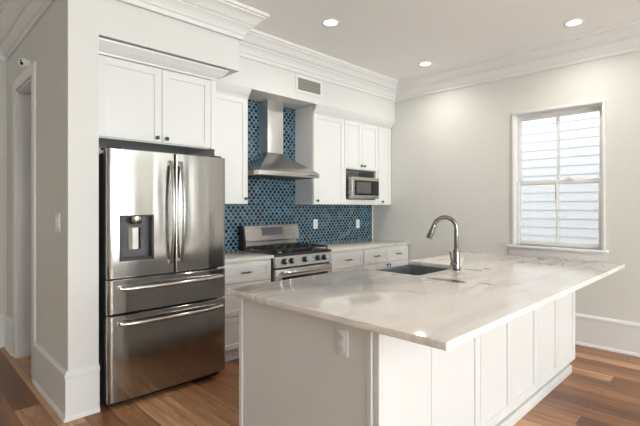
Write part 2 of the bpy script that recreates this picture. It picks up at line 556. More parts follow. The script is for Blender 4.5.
# ------------------------------------------------------------ window in the right wall
w = struct('window_1', box(B(), (RW - 0.022, WY1 - 0.006, WZ0), (RW, 1.886, 2.395), 0.004), 'trim', label='white double-hung window with two panes in each sash')
obj('casing', box(B(), (RW - 0.022, 1.012, WZ0), (RW, WY0 + 0.006, 2.395), 0.004), 'trim', w)
obj('head_casing', box(B(), (RW - 0.026, 1.012, WZ1 - 0.008), (RW, 1.886, 2.408), 0.004), 'trim', w)
bm = B()
box(bm, (RW - 0.06, 0.985, 0.925), (RW + 0.06, 1.937, 0.955), 0.008)
obj('window_sill', bm, 'trim', w)
obj('apron', box(B(), (RW - 0.02, 1.0, 0.84), (RW, 1.92, 0.925), 0.004), 'trim', w)
bm = B()
box(bm, (RW - 0.003, WY0, WZ0), (RW + 0.15, WY0 + 0.012, WZ1)); box(bm, (RW - 0.003, WY1 - 0.012, WZ0), (RW + 0.15, WY1, WZ1)); box(bm, (RW - 0.003, WY0 + 0.012, WZ1 - 0.012), (RW + 0.15, WY1 - 0.012, WZ1)); box(bm, (RW + 0.06, WY0 + 0.012, 0.94), (RW + 0.15, WY1 - 0.012, 0.957))
obj('window_frame', bm, 'trim', w)
MZ = 1.632
def sash(x0, x1, z0, z1, top, bot):
    bm = B()
    a, b = WY0 + 0.013, WY1 - 0.013
    st = 0.034
    box(bm, (x0, a, z0), (x1, a + st, z1), 0.003); box(bm, (x0, b - st, z0), (x1, b, z1), 0.003)
    box(bm, (x0 + 0.001, a + st - 0.002, z1 - top), (x1 - 0.001, b - st + 0.002, z1), 0.003); box(bm, (x0 + 0.001, a + st - 0.002, z0), (x1 - 0.001, b - st + 0.002, z0 + bot), 0.003)
    s = obj('sash', bm, 'trim', w)
    ym = (a + b) / 2
    obj('muntin', box(B(), (x0, ym - 0.011, z0 + bot), (x1, ym + 0.011, z1 - top), 0.003), 'trim', s)
    xm = (x0 + x1) / 2
    obj('pane', box(B(), (xm - 0.003, a + st - 0.003, z0 + bot - 0.005), (xm + 0.003, b - st + 0.003, z1 - top + 0.005)), 'glass', s)
    obj('dark_strip', box(B(), (x1 - 0.008, ym + 0.011, z1 - top - (0.10 if z0 > 1.2 else 0.17)), (x1 - 0.002, ym + 0.022, z1 - top)), 'dark', s)  # short dark strip beside the muntin, below the top rail
    return s
sl = sash(RW + 0.03, RW + 0.065, 0.956, MZ + 0.022, 0.044, 0.05)
su = sash(RW + 0.068, RW + 0.103, MZ - 0.022, WZ1 - 0.021, 0.045, 0.044)
bm = B()
box(bm, (RW + 0.008, 1.30, MZ + 0.022), (RW + 0.055, 1.35, MZ + 0.03), 0.003)
cyl(bm, (RW + 0.03, 1.325, MZ + 0.03), (RW + 0.03, 1.325, MZ + 0.042), 0.012)
box(bm, (RW + 0.012, 1.315, MZ + 0.036), (RW + 0.03, 1.385, MZ + 0.043), 0.002)
obj('sash_lock', bm, 'trim', sl)

# the neighbour's clapboard wall and the ground outside
bm = B()
n = 40
for i in range(n):
    z0 = -0.5 + i * 0.122
    prism(bm, [(6.59, z0), (6.615, z0), (6.615, z0 + 0.122), (6.598, z0 + 0.122)], 'y', -3.0, 8.5)
nb = obj('neighbour_wall', bm, 'siding', loc=(6.6, 2.75, -0.5), smooth=False)
tag(nb, 'white clapboard siding of the house outside the window', 'house wall')
struct('ground', box(B(), (RW + 0.15, -8, -0.6), (14, 12, -0.5)), 'asphalt')

# ------------------------------------------------------------ ceiling fixtures
def downlight(x, y, label):
    t = thing('recessed_light', label, 'ceiling light', (x, y, CE), 'recessed ceiling lights')
    obj('trim_ring', lathe(B(), (x, y, CE), (0, 0, -1), [(0.058, 0.0), (0.06, 0.004), (0.074, 0.006), (0.082, 0.003), (0.083, 0.0)], 32), 'plastic', t)
    obj('lamp_diffuser', lathe(B(), (x, y, CE), (0, 0, -1), [(0.001, 0.0), (0.060, 0.0), (0.058, 0.0035), (0.001, 0.004)], 32), 'led', t)
    dl = bpy.data.lights.new('lamp_light', 'SPOT')
    dl.energy = 22; dl.spot_size = math.radians(160); dl.spot_blend = 1.0; dl.shadow_soft_size = 0.06; dl.color = (1, 0.96, 0.90)
    lo = bpy.data.objects.new('lamp_light', dl)
    lo.parent = t; lo.location = (0, 0, -0.02)
    COL.objects.link(lo)
downlight(2.79, 2.68, 'round recessed light in the ceiling nearest the refrigerator')
downlight(4.37, 2.68, 'round recessed light in the ceiling near the far corner of the room')
downlight(4.34, 1.145, 'round recessed light in the ceiling above the window')

# ------------------------------------------------------------ cabinet pieces
def shaker(bm, x0, x1, z0, z1, yf, st=0.058, th=0.02, rec=0.008):
    """a shaker front facing -y whose face lies at yf"""
    box(bm, (x0, yf, z0), (x0 + st, yf + th, z1), 0.0015, 1)
    box(bm, (x1 - st, yf, z0), (x1, yf + th, z1), 0.0015, 1)
    box(bm, (x0 + st, yf, z0), (x1 - st, yf + th, z0 + st), 0.0015, 1)
    box(bm, (x0 + st, yf, z1 - st), (x1 - st, yf + th, z1), 0.0015, 1)
    box(bm, (x0 + st - 0.002, yf + rec, z0 + st - 0.002), (x1 - st + 0.002, yf + th - 0.002, z1 - st + 0.002))
    return bm

def door(t, x0, x1, z0, z1, yf, knob=None, mat='cab', st=0.058):
    dd = obj('door', shaker(B(), x0, x1, z0, z1, yf, st), mat, t)
    if knob:
        kn = lathe(B(), (knob[0], yf, knob[1]), (0, -1, 0), [(0.008, 0), (0.008, 0.003), (0.0055, 0.006), (0.0055, 0.012), (0.012, 0.015), (0.0155, 0.021), (0.0145, 0.027), (0.008, 0.031), (0.001, 0.032)], 20)
        obj('knob', kn, 'green', dd)
    return dd

def pull(parent, x, z, yf, vertical=False, L=0.105):
    bm = B()
    h = L / 2
    def q(a, out):
        return (x, yf - out, z + a) if vertical else (x + a, yf - out, z)
    for s in (-1, 1):
        cyl(bm, q(s * h * 0.75, 0), q(s * h * 0.75, 0.026), 0.005, 0.0045, 12)
    tube(bm, [q(-h, 0.026), q(-h * 0.9, 0.029), q(-h * 0.4, 0.031), q(0, 0.0315), q(h * 0.4, 0.031), q(h * 0.9, 0.029), q(h, 0.026)], [0.0035, 0.0055, 0.006, 0.006, 0.006, 0.0055, 0.0035], 10)
    obj('pull', bm, 'bronze', parent)

def drawer(t, x0, x1, z0, z1, yf, pulls=(0.5,), st=0.045):
    dd = obj('drawer', shaker(B(), x0, x1, z0, z1, yf, st), 'cab', t)
    for f in pulls:
        pull(dd, x0 + (x1 - x0) * f, (z0 + z1) / 2, yf)
    return dd

CROWN = [(0, 2.442), (0.006, 2.442), (0.008, 2.455), (0.016, 2.462), (0.026, 2.474), (0.038, 2.488), (0.048, 2.505), (0.054, 2.512), (0.056, 2.524), (0, 2.524)]

# cabinet above the refrigerator with the tall side panel
FC = 3.23
t = thing('overhead_cabinet', 'wide white two-door cabinet above the refrigerator under the soffit', 'cabinet', (1.47, FC + 0.3, 1.86))
obj('body', box(B(), (0.99, FC + 0.022, 1.86), (1.906, BW - 0.004, 2.53)), 'cab', t)
tag(obj('side_panel', box(B(), (1.939, FC, 0.0), (1.955, BW - 0.004, 1.858), 0.0015, 1), 'cab', loc=(1.93, 3.53, 0)), 'tall narrow white panel between the refrigerator and the drawers', 'panel')
obj('side_board', box(B(), (1.9075, FC, 1.86), (1.955, BW - 0.004, 2.53), 0.001, 1), 'cab', t)
obj('face_frame', box(B(), (0.987, FC + 0.002, 1.86), (1.003, FC + 0.022, 2.53)), 'cab', t)
door(t, 1.005, 1.478, 1.868, 2.438, FC, (1.437, 1.90))
door(t, 1.482, 1.905, 1.868, 2.438, FC, (1.512, 1.90))
cp2 = [(o * 1.35, 2.442 + (z - 2.442) * 1.09) for o, z in CROWN]
obj('crown', sweep_seg(B(), [(0.987, FC), (1.956, FC), (1.956, BW - 0.01)], 0, cp2), 'cab', t)
obj('crown', sweep_seg(B(), [(0.987, FC), (1.956, FC), (1.956, 3.40)], 1, cp2), 'cab', t)

UF = 3.52       # face of the wall cabinets
UZ0 = 1.40
def upper(name, label, x0, x1, doors, z0=UZ0, left_end=False):
    t = thing(name, label, 'cabinet', ((x0 + x1) / 2, UF + 0.16, UZ0), 'white wall cabinets along the back wall')
    bm = B()
    if z0 == UZ0:
        box(bm, (x0, UF + 0.021, UZ0), (x1, BW - 0.003, 2.52))
    else:
        box(bm, (x0, UF + 0.021, z0), (x1, BW - 0.003, 2.52))
        box(bm, (x0, UF + 0.003, UZ0), (x1, BW - 0.003, 1.462))
        box(bm, (x0, UF + 0.003, 1.462), (x0 + 0.026, BW - 0.003, z0)); box(bm, (x1 - 0.052, UF + 0.003, 1.462), (x1, BW - 0.003, z0))
        box(bm, (x0 + 0.026, BW - 0.02, 1.462), (x1 - 0.052, BW - 0.003, z0))
    obj('body', bm, 'cab', t)
    for (a, b, c, d, k) in doors:
        door(t, a, b, c, d, UF, k)
    return t
ct = upper('wall_cabinet', 'white single-door wall cabinet between refrigerator and range hood', 1.957, 2.488, [(1.962, 2.485, UZ0 + 0.003, 2.44, (2.45, 1.452))])
obj('crown', sweep_seg(B(), [(2.032, UF), (2.488, UF)], 0, CROWN), 'cab', ct)
ct = upper('wall_cabinet', 'white single-door wall cabinet just right of the range hood', 3.384, 3.908, [(3.388, 3.906, UZ0 + 0.003, 2.44, (3.438, 1.442))])
obj('crown', sweep_seg(B(), [(3.384, UF), (3.908, UF)], 0, CROWN), 'cab', ct)
ct = upper('microwave_cabinet', 'white two-door wall cabinet with the open microwave nook below', 3.909, 4.581, [(3.913, 4.243, 1.848, 2.44, (4.215, 1.89)), (4.247, 4.578, 1.848, 2.44, (4.277, 1.89))], 1.841)
obj('crown', sweep_seg(B(), [(3.909, UF), (4.581, UF)], 0, CROWN), 'cab', ct)
bm = B()
box(bm, (3.936, BW - 0.026, 1.464), (4.528, BW - 0.0205, 1.838)); box(bm, (3.9355, UF + 0.03, 1.464), (3.9395, BW - 0.026, 1.838)); box(bm, (4.5245, UF + 0.03, 1.464), (4.5285, BW - 0.026, 1.838))
obj('nook_grey_sheets', bm, 'nookgrey', ct)  # thin grey sheets over the back and sides of the nook
ct = upper('wall_cabinet', 'narrow white wall cabinet at the right end beside the wall', 4.582, 4.864, [(4.585, 4.86, UZ0 + 0.003, 2.44, (4.655, 1.442))])
obj('crown', sweep_seg(B(), [(4.582, UF), (4.864, UF)], 0, CROWN), 'cab', ct)

# ------------------------------------------------------------ backsplash, outlets
BSP = B()
box(BSP, (1.957, BW - 0.009, 0.9145), (4.835, BW - 0.0005, 1.3985))
box(BSP, (2.489, BW - 0.009, 1.3985), (3.383, BW - 0.0005, 2.524))
bk = obj('tile_backsplash', BSP, 'tile', loc=(3.4, BW, 0.914))
tag(bk, 'blue lantern-shaped tile backsplash with pale grout behind the range', 'backsplash')

def outlet(name, c, n, label, cat, group=None, kind='outlet', w=0.072, h=0.116):
    """wall plate centred at c; n: facing, 'y-' or 'x-'"""
    t = thing(name, label, cat, c, group)
    def bx(a0, a1, z0, z1, d0, d1, bev):
        if n == 'y-':
            return box(B(), (c[0] + a0, c[1] - d1, c[2] + z0), (c[0] + a1, c[1] - d0, c[2] + z1), bev)
        return box(B(), (c[0] - d1, c[1] + a0, c[2] + z0), (c[0] - d0, c[1] + a1, c[2] + z1), bev)
    obj('plate', bx(-w / 2, w / 2, -h / 2, h / 2, 0, 0.007, 0.003), 'plastic', t)
    if kind == 'outlet':
        for s in (-1, 1):
            r = obj('receptacle', bx(-0.017, 0.017, s * 0.022 - 0.015, s * 0.022 + 0.015, 0.005, 0.0095, 0.004), 'plastic', t)
            for q, hh in ((-0.0065, 0.005), (0.0065, 0.004)):
                obj('slot', bx(q - 0.0012, q + 0.0012, s * 0.022 - hh + 0.003, s * 0.022 + hh + 0.003, 0.009, 0.0098, 0), 'dark', r)
            obj('slot', bx(-0.002, 0.002, s * 0.022 - 0.011, s * 0.022 - 0.007, 0.009, 0.0098, 0), 'dark', r)
    else:
        for q in ((-0.023, 0.023) if w > 0.1 else (0,)):
            obj('rocker', bx(q - 0.016, q + 0.016, -0.033, 0.033, 0.006, 0.0105, 0.003), 'plastic', t)
    return t
outlet('wall_outlet', (3.715, BW - 0.0095, 1.16), 'y-', 'white outlet on the blue tile just right of the range', 'outlet', 'outlets on the backsplash')
outlet('wall_outlet', (4.52, BW - 0.0095, 1.14), 'y-', 'white outlet on the blue tile near the right corner', 'outlet', 'outlets on the backsplash')
outlet('light_switch', (LW - 0.0005, 3.335, 1.264), 'x-', 'white light switch on the grey wall left of the refrigerator', 'light switch', None, 'switch', 0.116, 0.125)

# air vent on the soffit
vx0, vx1, vz0, vz1 = 3.059, 3.452, 2.607, 2.788
t = thing('air_vent', 'rectangular air vent grille with grey louvres on the soffit', 'vent', ((vx0 + vx1) / 2, SOF, vz0))
bm = B()
f = 0.026
box(bm, (vx0, SOF - 0.012, vz0), (vx1, SOF - 0.0005, vz0 + f), 0.003); box(bm, (vx0, SOF - 0.012, vz1 - f), (vx1, SOF - 0.0005, vz1), 0.003)
box(bm, (vx0, SOF - 0.012, vz0 + f), (vx0 + f, SOF - 0.0005, vz1 - f), 0.003); box(bm, (vx1 - f, SOF - 0.012, vz0 + f), (vx1, SOF - 0.0005, vz1 - f), 0.003)
obj('frame', bm, 'plastic', t)
bm = B()
k = 24
for i in range(k):
    x = vx0 + f + (vx1 - vx0 - 2 * f) * (i + 0.5) / k
    box(bm, (x - 0.0035, SOF - 0.009, vz0 + f), (x + 0.0035, SOF - 0.003, vz1 - f), 0, 1, None)
for i in range(1, 4):
    z = vz0 + f + (vz1 - vz0 - 2 * f) * i / 4
    box(bm, (vx0 + f, SOF - 0.007, z - 0.002), (vx1 - f, SOF - 0.0035, z + 0.002))
obj('louvres', bm, 'grille', t)
obj('duct_opening', box(B(), (vx0 + f, SOF - 0.0025, vz0 + f), (vx1 - f, SOF - 0.0005, vz1 - f)), 'recess', t)

# security camera on the left wall
t = thing('security_camera', 'small round white security camera on the wall above the doorway', 'camera', (LW, 4.205, 2.546))
obj('base', lathe(B(), (LW - 0.0005, 4.205, 2.546), (-1, 0, 0), [(0.033, 0), (0.033, 0.012), (0.03, 0.018), (0.001, 0.019)]), 'plastic', t)
dv = Vector((-0.6, -0.78, -0.2)).normalized()
cc = Vector((LW - 0.044, 4.205, 2.546))
hd = obj('housing', lathe(B(), cc, dv, [(0.001, -0.040)] + [(0.040 * math.cos(math.radians(q)), 0.040 * math.sin(math.radians(q))) for q in range(-75, 61, 15)] + [(0.018, 0.034), (0.001, 0.033)]), 'plastic', t)
a_, b_ = frame_axes(dv)
obj('lens', lathe(B(), cc + b_ * 0.006 - a_ * 0.004, dv, [(0.013, 0.030), (0.013, 0.037), (0.008, 0.0395), (0.001, 0.040)]), 'blackglass', hd)
obj('lens', lathe(B(), cc - b_ * 0.016, dv, [(0.007, 0.030), (0.007, 0.038), (0.001, 0.0385)]), 'blackglass', hd)

# ------------------------------------------------------------ refrigerator
FX0, FX1, FY = 1.016, 1.938, 3.03
FM = (FX0 + FX1) / 2 + 0.012
t = thing('refrigerator', 'stainless steel french-door refrigerator with ice dispenser and two bottom drawers', 'refrigerator', ((FX0 + FX1) / 2, 3.4, 0))
obj('case', box(B(), (FX0 + 0.012, FY + 0.095, 0.03), (1.9, BW - 0.03, 1.745), 0.004), 'recess', t)
def bowed(x0, x1, z0, z1, y, depth=0.088, hole=None, rl=0.03, rr=0.03, bow=0.016):
    """front slab with softly bowed face; hole=(hx0,hx1,hz0,hz1) cuts an opening through its face"""
    bm = B()
    def prof(x):
        c = (FX0 + FX1) / 2; h = (FX1 - FX0) / 2
        yy = y + bow * ((x - c) / h) ** 2 * 0.9
        for e, r in ((x - x0, rl), (x1 - x, rr)):
            if e < r:
                yy += r - math.sqrt(max(0, r * r - (r - e) ** 2))
        return yy
    xs = set()
    for r, e, s in ((rl, x0, 1), (rr, x1, -1)):
        for i in range(9):
            xs.add(round(e + s * r * (1 - math.cos(i / 8 * PI / 2)), 5))
    for i in range(1, 24):
        q = x0 + (x1 - x0) * i / 24
        if x0 + rl < q < x1 - rr: xs.add(round(q, 5))
    if hole:
        xs.add(round(hole[0], 5)); xs.add(round(hole[1], 5))
    xs = sorted(xs)
    zs = [z0, z0 + 0.004, z1 - 0.004, z1]
    if hole: zs = sorted(zs + [hole[2], hole[3]])
    G = []
    for x in xs:
        col = []
        for z in zs:
            yy = prof(x) + (0.004 if z in (z0, z1) else 0)
            col.append(bm.verts.new((x, yy, z)))
        G.append(col)
    K = [[bm.verts.new((x, y + depth, z)) for z in (z0, z1)] for x in (x0, x1)]
    for i in range(len(xs) - 1):
        for j in range(len(zs) - 1):
            if hole and hole[0] - 1e-4 <= xs[i] and xs[i + 1] <= hole[1] + 1e-4 and hole[2] - 1e-4 <= zs[j] and zs[j + 1] <= hole[3] + 1e-4:
                continue
            bm.faces.new((G[i][j], G[i + 1][j], G[i + 1][j + 1], G[i][j + 1]))
    bm.faces.new([G[i][-1] for i in range(len(xs))] + [K[1][1], K[0][1]])
    bm.faces.new([G[i][0] for i in range(len(xs))] + [K[1][0], K[0][0]])
    bm.faces.new([G[0][j] for j in range(len(zs))] + [K[0][1], K[0][0]])
    bm.faces.new([G[-1][j] for j in range(len(zs))] + [K[1][1], K[1][0]])
    bm.faces.new((K[0][0], K[1][0], K[1][1], K[0][1]))
    return bm
hole = (1.094, 1.329, 0.998, 1.315)
dl = obj('door', bowed(FX0, FM - 0.003, 0.885, 1.768, FY, hole=hole, rr=0.012), 'fridge', t)
dr = obj('door', bowed(FM + 0.003, FX1, 0.885, 1.768, FY, rl=0.012), 'fridge', t)
w1 = obj('drawer', bowed(FX0, FX1, 0.642, 0.873, FY), 'fridge', t)
w2 = obj('drawer', bowed(FX0, FX1, 0.045, 0.63, FY), 'fridge', t)
obj('base_grille', box(B(), (FX0 + 0.02, FY + 0.05, 0.012), (FX1 - 0.05, FY + 0.3, 0.06), 0.004), 'dark', t)
for xx in (FX0 + 0.06, FX1 - 0.07):
    obj('foot', cyl(B(), (xx, FY + 0.09, 0), (xx, FY + 0.09, 0.016), 0.02, 0.016), 'dark', t)
for xx in (FX0 + 0.06, FX1 - 0.08):
    obj('hinge_cover', box(B(), (xx - 0.045, FY + 0.03, 1.768), (xx + 0.045, FY + 0.2, 1.782), 0.006), 'dark', t)
# ice and water dispenser recess
ds = obj('dispenser', box(B(), (hole[0], FY + 0.062, hole[2]), (hole[1], FY + 0.075, hole[3])), 'greyglass', dl)
bm = B()
e = 0.012
for lo, hi in (((hole[0], hole[2]), (hole[0] + e, hole[3])), ((hole[1] - e, hole[2]), (hole[1], hole[3])), ((hole[0], hole[2]), (hole[1], hole[2] + e)), ((hole[0], hole[3] - e), (hole[1], hole[3]))):
    box(bm, (lo[0], FY + 0.004, lo[1]), (hi[0], FY + 0.07, hi[1]), 0.002)
box(bm, (hole[0] + e, FY + 0.02, hole[2] + e), (hole[1] - e, FY + 0.07, hole[2] + 0.02), 0.002)
obj('dispenser_frame', bm, 'recess', dl)
xm = (hole[0] + hole[1]) / 2
obj('spout', lathe(B(), (xm, FY + 0.036, hole[3] - 0.012), (0, 0, -1), [(0.045, 0), (0.046, 0.02), (0.043, 0.04), (0.036, 0.05), (0.001, 0.051)]), 'steelhandle', dl)
obj('paddle', prism(B(), [(xm - 0.042, FY + 0.052), (xm - 0.02, FY + 0.036), (xm + 0.02, FY + 0.036), (xm + 0.042, FY + 0.052), (xm + 0.042, FY + 0.061), (xm - 0.042, FY + 0.061)], 'z', 1.075, 1.225), 'steelhandle', dl)
# handles
def vhandle(dd, x, s):
    pts, n = [], 14
    for i in range(n + 1):
        q = i / n
        z = 0.955 + (1.705 - 0.955) * q
        out = 0.012 + 0.05 * math.sin(PI * q) ** 0.75
        pts.append((x, FY - out, z))
    bm = tube(B(), pts, 0.0125, 14, 1.0)
    box(bm, (x - 0.012, FY - 0.02, 0.95), (x + 0.012, FY + 0.012, 0.985), 0.004)
    box(bm, (x - 0.012, FY - 0.02, 1.675), (x + 0.012, FY + 0.012, 1.71), 0.004)
    obj('handle', bm, 'steelhandle', dd)
vhandle(dl, FM - 0.04, -1)
vhandle(dr, FM + 0.04, 1)
def hhandle(dd, z):
    pts, n = [], 16
    x0, x1 = FX0 + 0.085, FX1 - 0.06
    for i in range(n + 1):
        q = i / n
        pts.append((x0 + (x1 - x0) * q, FY + 0.006 - 0.018 - 0.045 * math.sin(PI * q) ** 0.7, z))
    bm = tube(B(), pts, 0.0155, 14)
    for xx in (x0, x1):
        box(bm, (xx - 0.012, FY - 0.02, z - 0.016), (xx + 0.012, FY + 0.02, z + 0.016), 0.004)
    obj('handle', bm, 'steelhandle', dd)
hhandle(w1, 0.812)
hhandle(w2, 0.573)

# ------------------------------------------------------------ base cabinets, range, counters
BF = 3.235
RX0, RX1 = 2.57, 3.345
t = thing('base_cabinet', 'white three-drawer base cabinet between refrigerator and range', 'cabinet', (2.26, BF + 0.3, 0), 'white base cabinets along the back wall')
obj('body', box(B(), (1.958, BF + 0.021, 0.10), (RX0 - 0.006, BW - 0.012, 0.883)), 'cab', t)
obj('toe_kick', box(B(), (1.958, BF + 0.06, 0.0), (RX0 - 0.006, BF + 0.075, 0.10)), 'cab', t)
drawer(t, 1.965, RX0 - 0.02, 0.695, 0.868, BF)
drawer(t, 1.965, RX0 - 0.02, 0.405, 0.685, BF)
drawer(t, 1.965, RX0 - 0.02, 0.115, 0.395, BF)
t = thing('base_cabinet', 'white drawer-over-door base cabinet right beside the range', 'cabinet', (3.64, BF + 0.3, 0), 'white base cabinets along the back wall')
obj('body', box(B(), (RX1 + 0.006, BF + 0.021, 0.10), (3.927, BW - 0.012, 0.883)), 'cab', t)
obj('toe_kick', box(B(), (RX1 + 0.006, BF + 0.06, 0.0), (3.927, BF + 0.075, 0.10)), 'cab', t)
drawer(t, RX1 + 0.022, 3.915, 0.69, 0.862, BF)
dd = door(t, RX1 + 0.022, 3.915, 0.115, 0.682, BF)
pull(dd, 3.875, 0.60, BF, True)
t = thing('base_cabinet', 'white base cabinet with two drawers over two doors in the right corner', 'cabinet', (4.39, BF + 0.3, 0), 'white base cabinets along the back wall')
obj('body', box(B(), (3.929, BF + 0.021, 0.10), (4.86, BW - 0.012, 0.883)), 'cab', t)
obj('toe_kick', box(B(), (3.929, BF + 0.06, 0.0), (4.86, BF + 0.075, 0.10)), 'cab', t)
drawer(t, 3.94, 4.387, 0.69, 0.862, BF)
drawer(t, 4.391, 4.845, 0.69, 0.862, BF)
dd = door(t, 3.94, 4.387, 0.115, 0.682, BF); pull(dd, 4.362, 0.615, BF, True)
dd = door(t, 4.391, 4.845, 0.115, 0.682, BF); pull(dd, 4.416, 0.615, BF, True)

o = obj('countertop', box(B(), (1.958, BF - 0.03, 0.884), (RX0 - 0.004, BW - 0.011, 0.914), 0.004), 'stone', loc=(2.26, 3.5, 0.884))
tag(o, 'short pale stone countertop between refrigerator and range', 'countertop', 'countertops along the back wall')
o = obj('countertop', box(B(), (RX1 + 0.004, BF - 0.03, 0.884), (4.862, BW - 0.011, 0.914), 0.004), 'stone', loc=(4.1, 3.5, 0.884))
tag(o, 'long pale stone countertop right of the range reaching the corner', 'countertop', 'countertops along the back wall')

# gas range
RF = 3.20
rc = (RX0 + RX1) / 2
t = thing('gas_range', 'stainless steel gas range with five knobs and black grates', 'range', (rc, 3.5, 0))
obj('body', box(B(), (RX0 + 0.002, RF + 0.03, 0.02), (RX1 - 0.002, BW - 0.03, 0.895), 0.003), 'recess', t)
obj('cooktop', box(B(), (RX0, RF + 0.0, 0.893), (RX1, 3.74, 0.917), 0.006), 'dark', t)
# control panel, sloping back a little
bm = prism(B(), [(RF - 0.012, 0.79), (RF + 0.05, 0.79), (RF + 0.05, 0.892), (RF + 0.012, 0.892)], 'x', RX0 + 0.004, RX1 - 0.004)
cpn = obj('control_panel', bm, 'steel', t)
for q in (0.15, 0.27, 0.50, 0.73, 0.85):
    x = RX0 + (RX1 - RX0) * q
    kb = lathe(B(), (x, RF - 0.0, 0.842), (0, -1, 0.2), [(0.029, -0.006), (0.029, 0.006), (0.024, 0.009), (0.023, 0.028), (0.018, 0.034), (0.001, 0.035)])
    kn = obj('knob', kb, 'iron', cpn)
    obj('knob_cap', lathe(B(), Vector((x, RF, 0.842)) + Vector((0, -1, 0.2)).normalized() * 0.0345, (0, -1, 0.2), [(0.016, 0), (0.015, 0.004), (0.001, 0.0045)]), 'steelhandle', cpn)
od = obj('oven_door', box(B(), (RX0 + 0.004, RF - 0.015, 0.24), (RX1 - 0.004, RF + 0.03, 0.772), 0.004), 'steel', t)
obj('oven_window', box(B(), (RX0 + 0.075, RF - 0.018, 0.35), (RX1 - 0.075, RF - 0.012, 0.695), 0.002), 'blackglass', od)
bm = B()
tube(bm, [(RX0 + 0.06 + (RX1 - RX0 - 0.12) * i / 12, RF - 0.05 - 0.012 * math.sin(PI * i / 12), 0.738) for i in range(13)], 0.0125, 14)
for xx in (RX0 + 0.075, RX1 - 0.075):
    box(bm, (xx - 0.013, RF - 0.055, 0.726), (xx + 0.013, RF - 0.012, 0.75), 0.004)
obj('handle', bm, 'steelhandle', od)
obj('lower_drawer', box(B(), (RX0 + 0.004, RF - 0.012, 0.07), (RX1 - 0.004, RF + 0.03, 0.232), 0.004), 'steel', t)
# back guard
bm = prism(B(), [(3.735, 0.915), (3.81, 0.915), (3.81, 1.17), (3.765, 1.17)], 'x', RX0 + 0.006, RX1 - 0.006)
obj('rear_riser', prism(B(), [(3.745, 0.916), (3.80, 0.916), (3.80, 1.03), (3.755, 1.03)], 'x', RX0 + 0.012, RX1 - 0.012), 'steel', t)
bm.free()
bgd = obj('backguard', prism(B(), [(3.712, 1.012), (3.722, 1.004), (3.80, 1.004), (3.80, 1.168), (3.745, 1.172), (3.738, 1.168)], 'x', RX0 + 0.026, RX1 - 0.004), 'steel', t)
obj('end_cap', prism(B(), [(3.708, 0.917), (3.80, 0.917), (3.80, 1.175), (3.738, 1.175), (3.708, 1.01)], 'x', RX0 + 0.004, RX0 + 0.025), 'dark', t)
obj('display', prism(B(), [(3.7135, 1.066), (3.73, 1.066), (3.73, 1.150), (3.7275, 1.150)], 'x', rc - 0.14, rc + 0.14), 'greyglass', bgd)
# burners and grates
for (bx, by, r) in ((RX0 + 0.16, 3.34, 0.05), (RX0 + 0.16, 3.59, 0.04), (rc, 3.465, 0.055), (RX1 - 0.16, 3.34, 0.045), (RX1 - 0.16, 3.59, 0.04)):
    bb = obj('burner', lathe(B(), (bx, by, 0.917), (0, 0, 1), [(r, 0), (r, 0.008), (r * 0.8, 0.012), (0.001, 0.012)]), 'steelhandle', t)
    obj('burner_cap', lathe(B(), (bx, by, 0.929), (0, 0, 1), [(r * 0.75, 0), (r * 0.75, 0.006), (r * 0.6, 0.009), (0.001, 0.009)]), 'iron', bb)
for i in range(3):
    x0 = RX0 + 0.03 + i * (RX1 - RX0 - 0.06) / 3 + 0.004
    x1 = RX0 + 0.03 + (i + 1) * (RX1 - RX0 - 0.06) / 3 - 0.004
    y0, y1 = 3.225, 3.70
    bm = B()
    h0, h1 = 0.945, 0.962
    b = 0.011
    box(bm, (x0, y0, h0), (x1, y0 + b, h1), 0.003); box(bm, (x0, y1 - b, h0), (x1, y1, h1), 0.003)
    box(bm, (x0, y0, h0), (x0 + b, y1, h1), 0.003); box(bm, (x1 - b, y0, h0), (x1, y1, h1), 0.003)
    xm = (x0 + x1) / 2
    box(bm, (xm - b / 2, y0, h0), (xm + b / 2, y1, h1), 0.003)
    for f in (0.25, 0.5, 0.75):
        y = y0 + (y1 - y0) * f
        box(bm, (x0, y - b / 2, h0), (x1, y + b / 2, h1), 0.003)
    for xx in (x0, x1 - b):
        for yy in (y0, y1 - b):
            box(bm, (xx, yy, 0.917), (xx + b, yy + b, h0 + 0.003), 0.002)
    obj('grate', bm, 'iron', t)

# ------------------------------------------------------------ range hood
HX0, HX1, HF = 2.53, 3.355, 3.395
hc = 2.953
t = thing('range_hood', 'stainless steel chimney range hood with curved canopy on the tile', 'range hood', (hc, 3.6, 1.69))
HB = BW - 0.012
lip = obj('lip', box(B(), (HX0, HF, 1.688), (HX1, HB, 1.736), 0.003), 'steel', t)
for i in range(4):
    obj('button', box(B(), (HX1 - 0.16 + i * 0.03, HF - 0.003, 1.706), (HX1 - 0.142 + i * 0.03, HF + 0.003, 1.718), 0.001), 'dark', lip)
obj('filter', box(B(), (HX0 + 0.05, HF + 0.04, 1.683), (HX1 - 0.05, HB - 0.04, 1.6885), 0.002), 'recess', lip)
cx0, cx1, cy = 2.846, 3.06, 3.665
bm = B()
N = 12
rings = []
for i in range(N + 1):
    q = i / N
    # concave sweep from the lip to the chimney
    k = 1 - (1 - q) ** 1.0
    s = (1 - math.cos(q * PI / 2))      # horizontal closing
    hgt = math.sin(q * PI / 2)
    z = 1.736 + (1.955 - 1.736) * (q ** 0.85)
    f = q ** 1.0
    sh = 1 - (1 - f) ** 1.55
    xa = HX0 + 0.004 + (cx0 - HX0 - 0.004) * (0.5 * sh + 0.5 * f)
    xb = HX1 - 0.004 + (cx1 - HX1 + 0.004) * (0.5 * sh + 0.5 * f)
    ya = HF + 0.004 + (cy - HF - 0.004) * (0.5 * sh + 0.5 * f)
    rings.append([bm.verts.new(p) for p in ((xa, ya, z), (xb, ya, z), (xb, HB, z), (xa, HB, z))])
for i in range(N):
    for j in range(4):
        bm.faces.new((rings[i][j], rings[i][(j + 1) % 4], rings[i + 1][(j + 1) % 4], rings[i + 1][j]))
